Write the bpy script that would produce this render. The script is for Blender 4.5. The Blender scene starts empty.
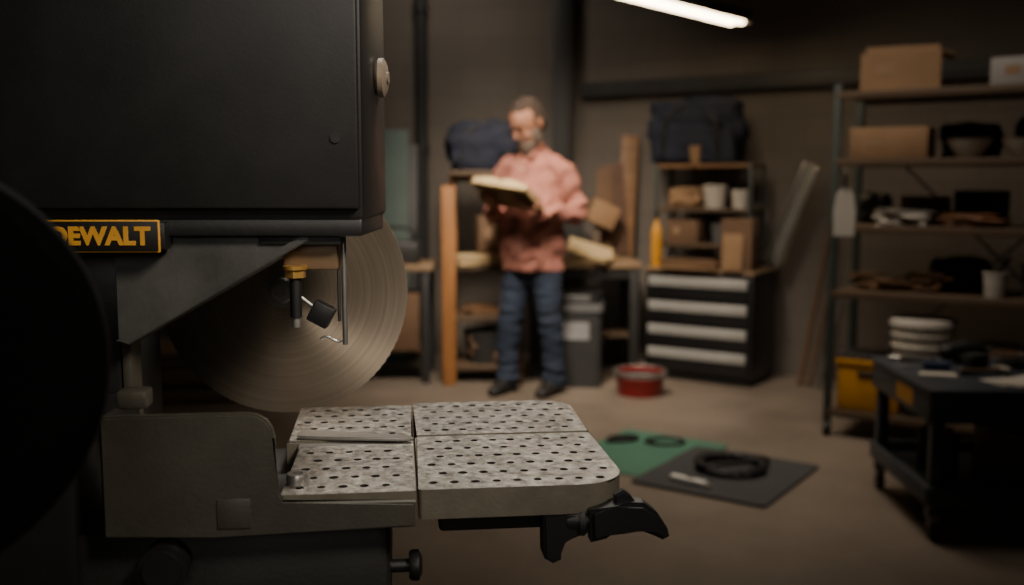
import bpy, bmesh, math, random
from mathutils import Vector, Matrix, noise, Euler
from mathutils.bvhtree import BVHTree
random.seed(7)
R = math.radians
SC = bpy.context.scene

# ---------------------------------------------------------------- materials
def lin(c):
    return tuple(((x/12.92) if x <= 0.04045 else ((x+0.055)/1.055)**2.4) for x in c)
MATS = {}
def mat(name, col, rough=0.6, metal=0.0, var=0.25, scale=8.0, bump=0.1, bscale=60.0, emit=0.0, aniso=0.0, spec=0.5, bd=.01):
    if name in MATS: return MATS[name]
    m = bpy.data.materials.new(name); m.use_nodes = True
    nt = m.node_tree; n = nt.nodes; l = nt.links
    b = n["Principled BSDF"]
    c = lin(col)
    tc = n.new("ShaderNodeTexCoord")
    ns = n.new("ShaderNodeTexNoise"); ns.inputs["Scale"].default_value = scale
    ns.inputs["Detail"].default_value = 6; ns.inputs["Roughness"].default_value = 0.6
    l.new(tc.outputs["Object"], ns.inputs["Vector"])
    rp = n.new("ShaderNodeValToRGB")
    rp.color_ramp.elements[0].position = 0.3; rp.color_ramp.elements[1].position = 0.7
    rp.color_ramp.elements[0].color = (*[x*(1-var) for x in c], 1)
    rp.color_ramp.elements[1].color = (*[min(1, x*(1+var)) for x in c], 1)
    l.new(ns.outputs["Fac"], rp.inputs["Fac"])
    l.new(rp.outputs["Color"], b.inputs["Base Color"])
    b.inputs["Roughness"].default_value = rough
    b.inputs["Metallic"].default_value = metal
    b.inputs["Specular IOR Level"].default_value = spec
    if bump > 0:
        n2 = n.new("ShaderNodeTexNoise"); n2.inputs["Scale"].default_value = bscale
        n2.inputs["Detail"].default_value = 4
        l.new(tc.outputs["Object"], n2.inputs["Vector"])
        bp = n.new("ShaderNodeBump"); bp.inputs["Strength"].default_value = bump
        bp.inputs["Distance"].default_value = bd
        l.new(n2.outputs["Fac"], bp.inputs["Height"]); l.new(bp.outputs["Normal"], b.inputs["Normal"])
    if emit > 0:
        b.inputs["Emission Color"].default_value = (*c, 1); b.inputs["Emission Strength"].default_value = emit
    MATS[name] = m
    return m

def mat_wood(name, col, rough=0.6, rot=0):
    if name in MATS: return MATS[name]
    m = mat(name, col, rough, bump=0.15, bscale=40)
    n = m.node_tree.nodes; l = m.node_tree.links
    ns = [x for x in n if x.type == 'TEX_NOISE'][0]
    mp = n.new("ShaderNodeMapping"); mp.inputs["Scale"].default_value = (1, 14, 14) if rot == 0 else ((14, 14, 1) if rot == 2 else (14, 1, 14))
    tc = [x for x in n if x.type == 'TEX_COORD'][0]
    l.new(tc.outputs["Object"], mp.inputs["Vector"]); l.new(mp.outputs["Vector"], ns.inputs["Vector"])
    ns.inputs["Scale"].default_value = 3.0
    return m

def mat_wall():
    m = bpy.data.materials.new("painted_block"); m.use_nodes = True
    nt = m.node_tree; n = nt.nodes; l = nt.links; b = n["Principled BSDF"]
    tc = n.new("ShaderNodeTexCoord"); mp = n.new("ShaderNodeMapping")
    mp.inputs["Rotation"].default_value = (R(90), 0, 0)
    l.new(tc.outputs["Object"], mp.inputs["Vector"])
    br = n.new("ShaderNodeTexBrick"); br.inputs["Scale"].default_value = 1.0
    br.inputs["Brick Width"].default_value = 0.42; br.inputs["Row Height"].default_value = 0.21
    br.inputs["Mortar Size"].default_value = 0.006; br.inputs["Mortar Smooth"].default_value = 0.5
    br.inputs["Color1"].default_value = (*lin((.48, .445, .41)), 1); br.inputs["Color2"].default_value = (*lin((.46, .43, .395)), 1)
    br.inputs["Mortar"].default_value = (*lin((.43, .40, .37)), 1)
    l.new(mp.outputs["Vector"], br.inputs["Vector"])
    ns = n.new("ShaderNodeTexNoise"); ns.inputs["Scale"].default_value = 1.3; ns.inputs["Detail"].default_value = 6
    l.new(tc.outputs["Object"], ns.inputs["Vector"])
    mx = n.new("ShaderNodeMixRGB"); mx.blend_type = 'MULTIPLY'; mx.inputs[0].default_value = 0.5
    l.new(br.outputs["Color"], mx.inputs[1]); l.new(ns.outputs["Fac"], mx.inputs[2])
    l.new(mx.outputs[0], b.inputs["Base Color"]); b.inputs["Roughness"].default_value = 0.8
    bp = n.new("ShaderNodeBump"); bp.inputs["Strength"].default_value = 0.25; bp.inputs["Distance"].default_value = 0.006
    l.new(br.outputs["Fac"], bp.inputs["Height"]); bp.invert = True
    l.new(bp.outputs["Normal"], b.inputs["Normal"])
    return m

def mat_floor():
    m = bpy.data.materials.new("stained_concrete"); m.use_nodes = True
    nt = m.node_tree; n = nt.nodes; l = nt.links; b = n["Principled BSDF"]
    tc = n.new("ShaderNodeTexCoord")
    a = n.new("ShaderNodeTexNoise"); a.inputs["Scale"].default_value = 1.1; a.inputs["Detail"].default_value = 10; a.inputs["Roughness"].default_value = .65
    l.new(tc.outputs["Object"], a.inputs["Vector"])
    rp = n.new("ShaderNodeValToRGB")
    rp.color_ramp.elements[0].position = .35; rp.color_ramp.elements[1].position = .68
    rp.color_ramp.elements[0].color = (*lin((.38, .34, .30)), 1); rp.color_ramp.elements[1].color = (*lin((.50, .455, .405)), 1)
    l.new(a.outputs["Fac"], rp.inputs["Fac"]); l.new(rp.outputs["Color"], b.inputs["Base Color"])
    b.inputs["Roughness"].default_value = .5
    bp = n.new("ShaderNodeBump"); bp.inputs["Strength"].default_value = .15; bp.inputs["Distance"].default_value = .01
    c = n.new("ShaderNodeTexNoise"); c.inputs["Scale"].default_value = 30
    l.new(tc.outputs["Object"], c.inputs["Vector"]); l.new(c.outputs["Fac"], bp.inputs["Height"]); l.new(bp.outputs["Normal"], b.inputs["Normal"])
    return m

def mat_tile():
    m = bpy.data.materials.new("worn_cast_aluminium"); m.use_nodes = True
    nt = m.node_tree; n = nt.nodes; l = nt.links; b = n["Principled BSDF"]
    tc = n.new("ShaderNodeTexCoord")
    a = n.new("ShaderNodeTexNoise"); a.inputs["Scale"].default_value = 80; a.inputs["Detail"].default_value = 9; a.inputs["Roughness"].default_value = .8
    l.new(tc.outputs["Object"], a.inputs["Vector"])
    big = n.new("ShaderNodeTexNoise"); big.inputs["Scale"].default_value = 16; big.inputs["Detail"].default_value = 5
    l.new(tc.outputs["Object"], big.inputs["Vector"])
    rp = n.new("ShaderNodeValToRGB")
    e = rp.color_ramp.elements
    e[0].position = .36; e[0].color = (*lin((.25, .24, .22)), 1)
    e[1].position = .66; e[1].color = (*lin((.67, .65, .615)), 1)
    l.new(a.outputs["Fac"], rp.inputs["Fac"])
    mu = n.new("ShaderNodeMixRGB"); mu.blend_type = 'OVERLAY'; mu.inputs[0].default_value = .6
    l.new(rp.outputs["Color"], mu.inputs[1]); l.new(big.outputs["Fac"], mu.inputs[2])
    r2 = n.new("ShaderNodeTexNoise"); r2.inputs["Scale"].default_value = 34; r2.inputs["Detail"].default_value = 3
    l.new(tc.outputs["Object"], r2.inputs["Vector"])
    rr = n.new("ShaderNodeValToRGB"); rr.color_ramp.elements[0].position = .67; rr.color_ramp.elements[1].position = .73
    l.new(r2.outputs["Fac"], rr.inputs["Fac"])
    mx = n.new("ShaderNodeMixRGB"); l.new(rr.outputs["Color"], mx.inputs[0])
    l.new(mu.outputs[0], mx.inputs[1]); mx.inputs[2].default_value = (*lin((.32, .23, .165)), 1)
    l.new(mx.outputs[0], b.inputs["Base Color"])
    b.inputs["Metallic"].default_value = .5
    mr = n.new("ShaderNodeMapRange"); mr.inputs[3].default_value = .26; mr.inputs[4].default_value = .55
    l.new(a.outputs["Fac"], mr.inputs[0]); l.new(mr.outputs[0], b.inputs["Roughness"])
    bp = n.new("ShaderNodeBump"); bp.inputs["Strength"].default_value = .5; bp.inputs["Distance"].default_value = .001
    l.new(a.outputs["Fac"], bp.inputs["Height"]); l.new(bp.outputs["Normal"], b.inputs["Normal"])
    return m

def mat_blade():
    m = bpy.data.materials.new("brushed_blade_steel"); m.use_nodes = True
    nt = m.node_tree; n = nt.nodes; l = nt.links; b = n["Principled BSDF"]
    tc = n.new("ShaderNodeTexCoord"); sx = n.new("ShaderNodeSeparateXYZ"); l.new(tc.outputs["Object"], sx.inputs[0])
    def mth(op, a, c=None):
        k = n.new("ShaderNodeMath"); k.operation = op
        for i, q in enumerate((a, c)):
            if q is None: continue
            if isinstance(q, (int, float)): k.inputs[i].default_value = q
            else: l.new(q, k.inputs[i])
        return k.outputs[0]
    rad = mth('SQRT', mth('ADD', mth('MULTIPLY', sx.outputs[0], sx.outputs[0]), mth('MULTIPLY', sx.outputs[2], sx.outputs[2])))
    cb = n.new("ShaderNodeCombineXYZ"); l.new(mth('MULTIPLY', rad, 620), cb.inputs[1])
    l.new(mth('MULTIPLY', sx.outputs[0], 4.0), cb.inputs[0]); l.new(mth('MULTIPLY', sx.outputs[2], 4.0), cb.inputs[2])
    ns = n.new("ShaderNodeTexNoise"); ns.inputs["Scale"].default_value = 1.0; ns.inputs["Detail"].default_value = 5
    l.new(cb.outputs[0], ns.inputs["Vector"])
    rp = n.new("ShaderNodeValToRGB"); e = rp.color_ramp.elements
    e[0].position = .3; e[1].position = .7
    e[0].color = (*lin((.46, .415, .36)), 1); e[1].color = (*lin((.55, .505, .445)), 1)
    l.new(ns.outputs["Fac"], rp.inputs["Fac"]); l.new(rp.outputs["Color"], b.inputs["Base Color"])
    b.inputs["Metallic"].default_value = .65; b.inputs["Roughness"].default_value = .42; b.inputs["Anisotropic"].default_value = .85
    t = n.new("ShaderNodeTangent"); t.direction_type = 'RADIAL'; t.axis = 'Y'
    l.new(t.outputs["Tangent"], b.inputs["Tangent"])
    return m

WALL = mat_wall(); FLOOR = mat_floor(); TILE = mat_tile(); BLADE = mat_blade()
BLACKP = mat("black_paint", (.09, .09, .09), .45, var=.3, scale=5, bump=.15, bscale=90, bd=.002)
HOUS = mat("housing_enamel", (.095, .094, .092), .45, var=.4, scale=9, bump=.15, bscale=300, bd=.0006)
BLACKR = mat("black_rubber", (.08, .08, .08), .6, bump=.1)
GREYCAST = mat("grey_cast_iron", (.275, .265, .235), .45, metal=.25, var=.22, scale=14, bump=.3, bscale=260, bd=.001)
RIM = mat("table_rim_cast", (.39, .37, .325), .5, metal=.2, var=.22, scale=22, bump=.3, bscale=260, bd=.001)
DKCAST = mat("dark_cast_iron", (.12, .12, .112), .6, var=.3, scale=12, bump=.3, bscale=200, bd=.001)
HOLE = mat("hole_painted_shade", (.08, .075, .07), .8, bump=0)  # near-black colour paints shade inside the table holes
BRACK = mat("bracket_steel", (.31, .31, .30), .42, metal=.35, var=.3, scale=18, bump=.2, bscale=200, bd=.001)
STEEL = mat("steel", (.72, .71, .69), .32, metal=.9, var=.12, scale=30, bump=.05, bd=.001)
FENCE = mat("fence_satin_steel", (.66, .65, .63), .28, metal=.8, var=.10, scale=30, bump=.05, bd=.001)
DULL = mat("dull_steel", (.5, .49, .47), .45, metal=.6, var=.2, scale=20, bd=.001)
BRASS = mat("brass", (.72, .56, .30), .35, metal=.7)
BRZ = mat("mount_bronze", (.44, .36, .27), .45, metal=.3, bd=.001)
YEL = mat("yellow_paint", (.74, .52, .11), .5, var=.12)
YELD = mat("sign_yellow", (.76, .55, .18), .5, var=.2, bump=0)
CARD = mat("cardboard", (.54, .425, .31), .8, var=.12, scale=6)
CARD2 = mat("cardboard_dark", (.39, .295, .215), .8, var=.15, scale=6)
TAPE = mat("packing_tape", (.57, .47, .37), .35, var=.05)
PAPER = mat("paper", (.74, .72, .68), .8, var=.06)
WHITE = mat("white_plastic", (.76, .74, .70), .45, var=.05)
GREYP = mat("grey_plastic", (.36, .36, .36), .5, var=.1)
DGREY = mat("dark_grey_plastic", (.18, .18, .18), .5, var=.1)
NAVY = mat("navy_canvas", (.095, .115, .175), .85, var=.3, scale=6, bump=.4, bscale=25)
WOOD = mat_wood("oak_board", (.49, .365, .25)); WOODV = mat_wood("pine_stud", (.58, .39, .21), rot=2)
WOODD = mat_wood("dark_shelf_board", (.33, .265, .20)); BENCHW = mat_wood("bench_top_wood", (.50, .41, .31))
WOODL = mat_wood("old_timber", (.36, .26, .18), rot=2)
GREENM = mat("green_mat", (.25, .43, .35), .7, var=.12, scale=4)
DARKM = mat("charcoal_mat", (.20, .205, .21), .75, var=.15)
RACKG = mat("rack_grey_green_steel", (.25, .285, .27), .5, metal=.2, var=.2)
CARTM = mat("cart_blue_grey", (.215, .235, .265), .42, var=.2, scale=6)
REDP = mat("red_enamel", (.45, .08, .08), .35, var=.15)
TEAL = mat("teal_sheet", (.30, .37, .345), .6, var=.15, scale=4)
BLACKC = mat("cabinet_black", (.09, .09, .095), .4, var=.2)
DRAWER = mat("drawer_trim_aluminium", (.64, .64, .62), .4, metal=.3, var=.08)
COLUMN = mat("column_steel", (.16, .16, .16), .55, var=.2, scale=4)
BEAMM = mat("beam_steel", (.22, .225, .225), .55, var=.2, scale=4)
SHIRT = mat("dusty_pink_cotton", (.585, .38, .33), .9, var=.18, scale=10, bump=.3, bscale=30)
JEANS = mat("denim", (.12, .165, .235), .85, var=.3, scale=9, bump=.3, bscale=60)
SKIN = mat("skin", (.56, .39, .31), .55, var=.08, scale=12, bump=.05)
HAIR = mat("brown_grey_hair", (.20, .15, .115), .8, var=.4, scale=40, bump=.5, bscale=120)
BEARD = mat("grey_beard", (.33, .285, .25), .85, var=.3, scale=50, bump=.5, bscale=120)
SHOE = mat("dark_leather", (.10, .09, .085), .5, var=.2)
EYEW = mat("eye_white", (.6, .57, .53), .3, bump=0); EYED = mat("eye_iris", (.08, .06, .05), .3, bump=0)
TUBE = mat("fluorescent_tube", (1.0, .89, .72), .4, var=0, bump=0, emit=18)

# ---------------------------------------------------------------- mesh helpers
def root(name, loc=(0, 0, 0), rz=0):
    o = bpy.data.objects.new(name, None); o.empty_display_size = .05
    o.location = loc; o.rotation_euler = (0, 0, R(rz)); SC.collection.objects.link(o); return o
def fin(bm, name, m, parent=None, smooth=True, ang=.6):
    bmesh.ops.recalc_face_normals(bm, faces=bm.faces)
    if smooth:
        for f in bm.faces: f.smooth = True
        for e in bm.edges:
            if len(e.link_faces) == 2 and e.calc_face_angle(0) > ang: e.smooth = False
    me = bpy.data.meshes.new(name); bm.to_mesh(me); bm.free()
    for x in (m if isinstance(m, (list, tuple)) else [m]): me.materials.append(x)
    o = bpy.data.objects.new(name, me); SC.collection.objects.link(o)
    if parent: o.parent = parent
    return o
def box(p, name, c, s, m, bev=.003, rot=(0, 0, 0), segs=2):
    bm = bmesh.new(); bmesh.ops.create_cube(bm, size=1)
    for v in bm.verts: v.co = Vector((v.co.x*s[0], v.co.y*s[1], v.co.z*s[2]))
    if bev > 0: bmesh.ops.bevel(bm, geom=bm.edges[:], offset=min(bev, min(s)*.45), segments=segs, affect='EDGES', profile=.5)
    o = fin(bm, name, m, p); o.location = c; o.rotation_euler = [R(a) for a in rot]; return o
def cyl(p, name, a, b, r, m, r2=None, seg=32, bev=0):
    a = Vector(a); b = Vector(b); d = b-a
    bm = bmesh.new()
    bmesh.ops.create_cone(bm, cap_ends=True, segments=seg, radius1=r, radius2=(r if r2 is None else r2), depth=d.length)
    if bev > 0:
        es = [e for e in bm.edges if abs(e.verts[0].co.z-e.verts[1].co.z) < 1e-6]
        bmesh.ops.bevel(bm, geom=es, offset=bev, segments=2, affect='EDGES')
    o = fin(bm, name, m, p); o.location = (a+b)/2
    o.rotation_euler = d.to_track_quat('Z', 'Y').to_euler(); return o
def lathe(p, name, prof, loc, m, seg=48, rot=(0, 0, 0)):
    bm = bmesh.new(); rings = []
    for r, z in prof:
        if r < 1e-5: rings.append([bm.verts.new((0, 0, z))])
        else: rings.append([bm.verts.new((r*math.cos(2*math.pi*i/seg), r*math.sin(2*math.pi*i/seg), z)) for i in range(seg)])
    for A, B in zip(rings, rings[1:]):
        for i in range(seg):
            j = (i+1) % seg
            vs = []
            for v in (A[i % len(A)], A[j % len(A)], B[j % len(B)], B[i % len(B)]):
                if v not in vs: vs.append(v)
            if len(vs) > 2: bm.faces.new(vs)
    o = fin(bm, name, m, p); o.location = loc; o.rotation_euler = [R(a) for a in rot]; return o
def prism(p, name, poly, h0, h1, m, plane='xy', bev=.0, loc=(0, 0, 0), rot=(0, 0, 0)):
    bm = bmesh.new()
    def P(a, b, h): return {'xy': (a, b, h), 'xz': (a, h, b), 'yz': (h, a, b)}[plane]
    A = [bm.verts.new(P(a, b, h0)) for a, b in poly]; B = [bm.verts.new(P(a, b, h1)) for a, b in poly]
    fa = bm.faces.new(A); fb = bm.faces.new(B[::-1]); n = len(poly)
    for i in range(n): bm.faces.new((A[i], A[(i+1) % n], B[(i+1) % n], B[i]))
    if bev > 0:
        es = list(set(fa.edges[:]+fb.edges[:]))
        bmesh.ops.bevel(bm, geom=es, offset=bev, segments=2, affect='EDGES')
    o = fin(bm, name, m, p, ang=.5); o.location = loc; o.rotation_euler = [R(a) for a in rot]; return o
def rpoly(x0, y0, x1, y1, rr):
    out = []
    for (cx, cy, a0), r in zip(((x0, y0, 180), (x1, y0, 270), (x1, y1, 0), (x0, y1, 90)), rr):
        if r <= 0: out.append((cx, cy)); continue
        ox = cx+(r if cx == x0 else -r); oy = cy+(r if cy == y0 else -r)
        for i in range(11):
            t = R(a0+9*i); out.append((ox+r*math.cos(t), oy+r*math.sin(t)))
    return out
def loft_into(bm, pts, rads, seg=20, ref=(1, 0, 0), rnd=True):
    pts = [Vector(q) for q in pts]; rads = [(r, r) if not isinstance(r, (tuple, list)) else r for r in rads]
    tan = []
    for i in range(len(pts)):
        t = (pts[min(i+1, len(pts)-1)]-pts[max(i-1, 0)]).normalized(); tan.append(t)
    P = list(pts); Q = list(rads); T = list(tan)
    if rnd:
        pre = []; post = []
        for k, s in ((.95, .25), (.8, .55), (.5, .8), (.2, .93)):
            m0 = min(rads[0]); m1 = min(rads[-1])
            pre.insert(0, (pts[0]-tan[0]*m0*s, (rads[0][0]*k, rads[0][1]*k), tan[0]))
            post.append((pts[-1]+tan[-1]*m1*s, (rads[-1][0]*k, rads[-1][1]*k), tan[-1]))
        P = [a[0] for a in pre]+P+[a[0] for a in post]; Q = [a[1] for a in pre]+Q+[a[1] for a in post]; T = [a[2] for a in pre]+T+[a[2] for a in post]
    ref = Vector(ref); rings = []
    for q, (rx, ry), t in zip(P, Q, T):
        s = ref-t*ref.dot(t)
        if s.length < .15:
            r2 = Vector((0, 0, 1)) if abs(t.z) < .8 else Vector((0, 1, 0)); s = r2-t*r2.dot(t)
        s.normalize(); o = t.cross(s)
        rings.append([bm.verts.new(q+s*math.cos(2*math.pi*i/seg)*rx+o*math.sin(2*math.pi*i/seg)*ry) for i in range(seg)])
    for A, B in zip(rings, rings[1:]):
        for i in range(seg): bm.faces.new((A[i], A[(i+1) % seg], B[(i+1) % seg], B[i]))
    bm.faces.new(rings[0][::-1]); bm.faces.new(rings[-1])
def catmull(pts, n=8):
    pts = [Vector(q) for q in pts]; out = []
    for i in range(len(pts)-1):
        p0 = pts[max(i-1, 0)]; p1 = pts[i]; p2 = pts[i+1]; p3 = pts[min(i+2, len(pts)-1)]
        for k in range(n):
            t = k/n
            out.append(.5*((2*p1)+(p2-p0)*t+(2*p0-5*p1+4*p2-p3)*t*t+(3*p1-p0-3*p2+p3)*t**3))
    out.append(pts[-1]); return out
def tube(p, name, pts, r, m, seg=12, sm=True, n=8):
    q = catmull(pts, n) if sm else [Vector(a) for a in pts]
    bm = bmesh.new()
    if isinstance(r, (list, tuple)):
        rr = []
        for i in range(len(q)):
            f = i/(len(q)-1)*(len(r)-1); k = min(int(f), len(r)-2); g = f-k
            a, b = r[k], r[k+1]
            if isinstance(a, (tuple, list)): rr.append((a[0]*(1-g)+b[0]*g, a[1]*(1-g)+b[1]*g))
            else: rr.append(a*(1-g)+b*g)
    else: rr = [r]*len(q)
    loft_into(bm, q, rr, seg=seg); return fin(bm, name, m, p)
def lump(p, name, c, s, m, seed=0, amp=.15, rot=(0, 0, 0), rd=.35, freq=3.0):
    """soft bulging sack shape with a flat bottom; c is the bottom centre"""
    bm = bmesh.new(); bmesh.ops.create_cube(bm, size=2)
    bmesh.ops.subdivide_edges(bm, edges=bm.edges[:], cuts=14, use_grid_fill=True)
    for v in bm.verts:
        q = v.co.copy(); sp = q.normalized()*1.15
        q = q.lerp(sp, rd if q.z > -.9 else rd*.6)
        nn = noise.noise(v.co*freq*.5+Vector((seed*7.3, seed, 1)))*amp+noise.noise(v.co*freq*1.6+Vector((seed, 3, 1)))*amp*.45
        q += q.normalized()*nn
        z = max(-1, q.z)
        v.co = Vector((q.x*s[0]/2, q.y*s[1]/2, (z+1)*s[2]/2))
    o = fin(bm, name, m, p, ang=2); o.location = c; o.rotation_euler = [R(a) for a in rot]; return o
def carton(name, loc, rz, s, m=CARD, flaps=False, parent=None, label=True):
    r = root(name, loc, rz)
    w, d, h = s
    if not flaps:
        box(r, "carton_body", (0, 0, h/2), (w, d, h), m, .006)
        box(r, "tape_strip", (0, 0, h+.0006), (w*1.002, .05, .0015), TAPE, 0)
        box(r, "tape_drop", (w/2+.0006, 0, h*.86), (.0015, .05, h*.28), TAPE, 0)
    else:
        t = .005
        box(r, "carton_bottom", (0, 0, t/2), (w, d, t), m, 0)
        for sx in (-1, 1): box(r, "carton_side", (sx*(w/2-t/2), 0, h/2), (t, d, h), m, 0)
        for sy in (-1, 1): box(r, "carton_front", (0, sy*(d/2-t/2), h/2), (w-2*t, t, h), m, 0)
        box(r, "flap_back", (0, d/2+.012, h+.03), (w*.96, .004, .07), m, 0, rot=(-20, 0, 0))
        box(r, "flap_side", (w/2+.028, 0, h-.008), (.07, d*.96, .004), m, 0, rot=(0, 15, 0))
        lump(r, "packed_contents", (0, 0, t), (w*.9, d*.9, h*.95), CARD2, 3, .1)
    if label: box(r, "shipping_label", (-w*.18, -d/2-.0008, h*.55), (w*.22, .0016, h*.3), TAPE, 0)
    return r

# ---------------------------------------------------------------- room
def wallbox(name, a, b, h=3.4, t=.12, m=WALL):
    a = Vector((*a, 0)); b = Vector((*b, 0)); d = b-a
    nrm = Vector((-d.y, d.x, 0)).normalized()
    o = box(None, name, (a+b)/2+nrm*t/2+Vector((0, 0, h/2)), (d.length, t, h), m, 0)
    o.rotation_euler = (0, 0, math.atan2(d.y, d.x)); return o
fl = box(None, "floor", (.7, 2.7, -.05), (9.4, 11.2, .1), FLOOR, 0)
ce = box(None, "ceiling", (.7, 2.7, 3.46), (9.4, 11.2, .1), mat("ceiling_paint", (.20, .19, .18), .9), 0)
wallbox("wall_back", (-3.3, 7.43), (.45, 7.43))
wallbox("wall_right_oblique", (.45, 7.43), (5.1, 4.4075))
wallbox("wall_right", (5.1, 4.40), (5.1, -2.5))
wallbox("wall_front", (5.1, -2.5), (-3.3, -2.5))
wallbox("wall_left", (-3.3, -2.5), (-3.3, 7.43))

r = root("steel_column", (.365, 7.33, 0))
box(r, "web", (0, 0, 1.7), (.03, .13, 3.4), COLUMN, .002)
for sy in (-1, 1): box(r, "flange", (0, sy*.065, 1.7), (.13, .016, 3.4), COLUMN, .002)
box(r, "base_plate", (0, 0, .01), (.2, .18, .02), COLUMN, .002)
WD = -33.04
r = root("wall_beam", (.45, 7.43, 1.94), WD)
box(r, "beam_web", (2.7, -.06, 0), (5.2, .02, .08), BEAMM, .002)
box(r, "beam_top_flange", (2.7, -.04, .045), (5.2, .07, .012), BEAMM, .002)
box(r, "beam_bottom_flange", (2.7, -.04, -.045), (5.2, .07, .012), BEAMM, .002)
r = root("conduit_pipe", (-.66, 7.37, 0))
cyl(r, "pipe", (0, 0, 0), (0, 0, 3.4), .045, COLUMN)
for z in (.5, 1.5, 2.5): cyl(r, "pipe_collar", (0, 0, z), (0, 0, z+.05), .056, COLUMN)

E1 = Vector((1.365, 6.13, 2.24)); E2 = Vector((.45, 5.05, 2.24)); mid = (E1+E2)/2; L = (E1-E2).length
r = root("fluorescent_lamp", mid, math.degrees(math.atan2(E1.y-E2.y, E1.x-E2.x)))
FIX = mat("fixture_dark_enamel", (.12, .115, .11), .5)
prism(r, "reflector_housing", [(-.085, -.005), (-.075, -.01), (-.04, .045), (.04, .045), (.075, -.01), (.085, -.005), (.05, .065), (-.05, .065)], -L/2, L/2, FIX, 'yz')
for s in (-1, 1):
    cyl(r, "fluorescent_tube", (-L/2+.03, s*.034, .0), (L/2-.03, s*.034, .0), .022, TUBE)
    box(r, "end_cap", (s*(L/2), 0, .022), (.02, .17, .085), FIX, .004)
    cyl(r, "hanging_cable", (s*L*.35, 0, .06), (s*L*.35, 0, 1.17), .004, BLACKR, seg=8)

# ---------------------------------------------------------------- SAW
saw = root("bench_saw", (-.083, .85, 1.02), 6.5)
def slab(name, x0, y0, x1, y1, rr, yo=0):
    o = prism(saw, name, rpoly(x0, y0, x1, y1, rr), -.027, 0, TILE, 'xy', .0022)
    bm = bmesh.new(); row = 0
    y = y0+.020+yo
    while y < y1-.012:
        x = x0+.014+(.0095 if row % 2 else 0)
        while x < x1-.009:
            ok = True
            for (cx, cy), r_ in zip(((x0, y0), (x1, y0), (x1, y1), (x0, y1)), rr):
                if r_ > 0 and abs(x-cx) < r_ and abs(y-cy) < r_:
                    if math.hypot(abs(x-cx)-r_, abs(y-cy)-r_) > r_-.009: ok = False
            if ok:
                rad = .0042+random.uniform(-.0005, .0003)
                res = bmesh.ops.create_cone(bm, cap_ends=True, segments=16, radius1=rad, radius2=rad, depth=.02)
                jx = random.uniform(-.0005, .0005)
                for v in res['verts']: v.co += Vector((x+jx, y, 0))
            x += .019
        y += .0285; row += 1
    me = bpy.data.meshes.new("c"); bm.to_mesh(me); bm.free()
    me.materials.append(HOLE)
    c = bpy.data.objects.new("c", me); SC.collection.objects.link(c); c.parent = saw
    md = o.modifiers.new("b", 'BOOLEAN'); md.object = c; md.operation = 'DIFFERENCE'; md.solver = 'EXACT'
    bpy.context.view_layer.update()
    dg = bpy.context.evaluated_depsgraph_get()
    nm = bpy.data.meshes.new_from_object(o.evaluated_get(dg))
    o.modifiers.clear(); o.data = nm
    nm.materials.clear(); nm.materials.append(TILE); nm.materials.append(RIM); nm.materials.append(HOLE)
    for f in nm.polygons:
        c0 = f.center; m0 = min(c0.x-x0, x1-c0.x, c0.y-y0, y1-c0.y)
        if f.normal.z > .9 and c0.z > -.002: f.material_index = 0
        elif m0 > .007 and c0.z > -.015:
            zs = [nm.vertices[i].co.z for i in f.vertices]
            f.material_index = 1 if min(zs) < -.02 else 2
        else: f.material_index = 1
    bpy.data.objects.remove(c); return o
slab("table_right_front", 0.0008, 0, .19, .186, (.004, .045, 0, 0))
slab("table_right_back", 0.0008, .1885, .19, .345, (0, 0, .04, .003), .002)
slab("table_left_front", -.118, -.002, -.0012, .158, (.003, .003, 0, 0))
slab("table_left_back", -.132, .1785, -.0012, .335, (0, 0, .003, .003), .004)
box(saw, "throat_plate", (-.06, .168, -.006), (.118, .018, .008), DULL, .001)
box(saw, "table_rib_right", (.085, .17, -.040), (.13, .26, .028), DKCAST, .004)
prism(saw, "rip_fence", [(-.122, .186), (-.112, .182), (-.012, .164), (-.003, .166), (-.001, .170), (-.005, .176), (-.114, .214), (-.122, .208)], .0005, .0042, FENCE, 'xy', .001)
lathe(saw, "lock_nut", [(.0045, .0), (.0045, .010), (.0095, .010), (.0105, .007), (.0105, .0)], (-.106, .030, 0), STEEL)
cyl(saw, "lock_stud", (-.106, .030, 0), (-.106, .030, .006), .0042, DKCAST)
fr = [(-.262, .076), (-.142, .076)]+[(-.142+.022*math.sin(R(a)), .054+.022*math.cos(R(a))) for a in (22, 45, 68, 90)]+[(-.120, .004), (-.116, -.004), (-.002, -.006), (-.002, -.028), (-.17, -.030), (-.262, -.028)]
prism(saw, "front_frame_plate", fr, -.016, -.006, GREYCAST, 'xz', .002)
box(saw, "frame_boss", (-.244, .03, .082), (.026, .025, .016), GREYCAST, .003)
box(saw, "frame_inset_panel", (-.155, -.0162, -.010), (.028, .002, .026), GREYCAST, .0008)
box(saw, "trunk_upper", (-.16, .14, -.09), (.27, .27, .12), DKCAST, .01)
box(saw, "trunk_lower", (-.16, .16, -.20), (.25, .24, .12), DKCAST, .01)
box(saw, "stand_top", (-.15, .17, -.27), (.46, .42, .03), BLACKP, .006)
for sx in (-.34, .04):
    for sy in (-.01, .35):
        cyl(saw, "stand_leg", (sx, sy, -.27), (sx+(-.04 if sx < -.1 else .04), sy+(-.04 if sy < .1 else .04), -1.019), .02, BLACKP)
box(saw, "stand_brace", (-.15, -.03, -.72), (.42, .02, .04), BLACKP)
box(saw, "stand_brace_rear", (-.15, .37, -.72), (.42, .02, .04), BLACKP)
cyl(saw, "trunk_knob_stem", (-.025, .03, -.080), (.004, .03, -.080), .006, BLACKP)
lathe(saw, "trunk_knob", [(0, 0), (.012, 0), (.014, .003), (.014, .009), (.008, .012), (0, .012)], (-.008, .03, -.080), BLACKP, rot=(0, 90, 0))
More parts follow.
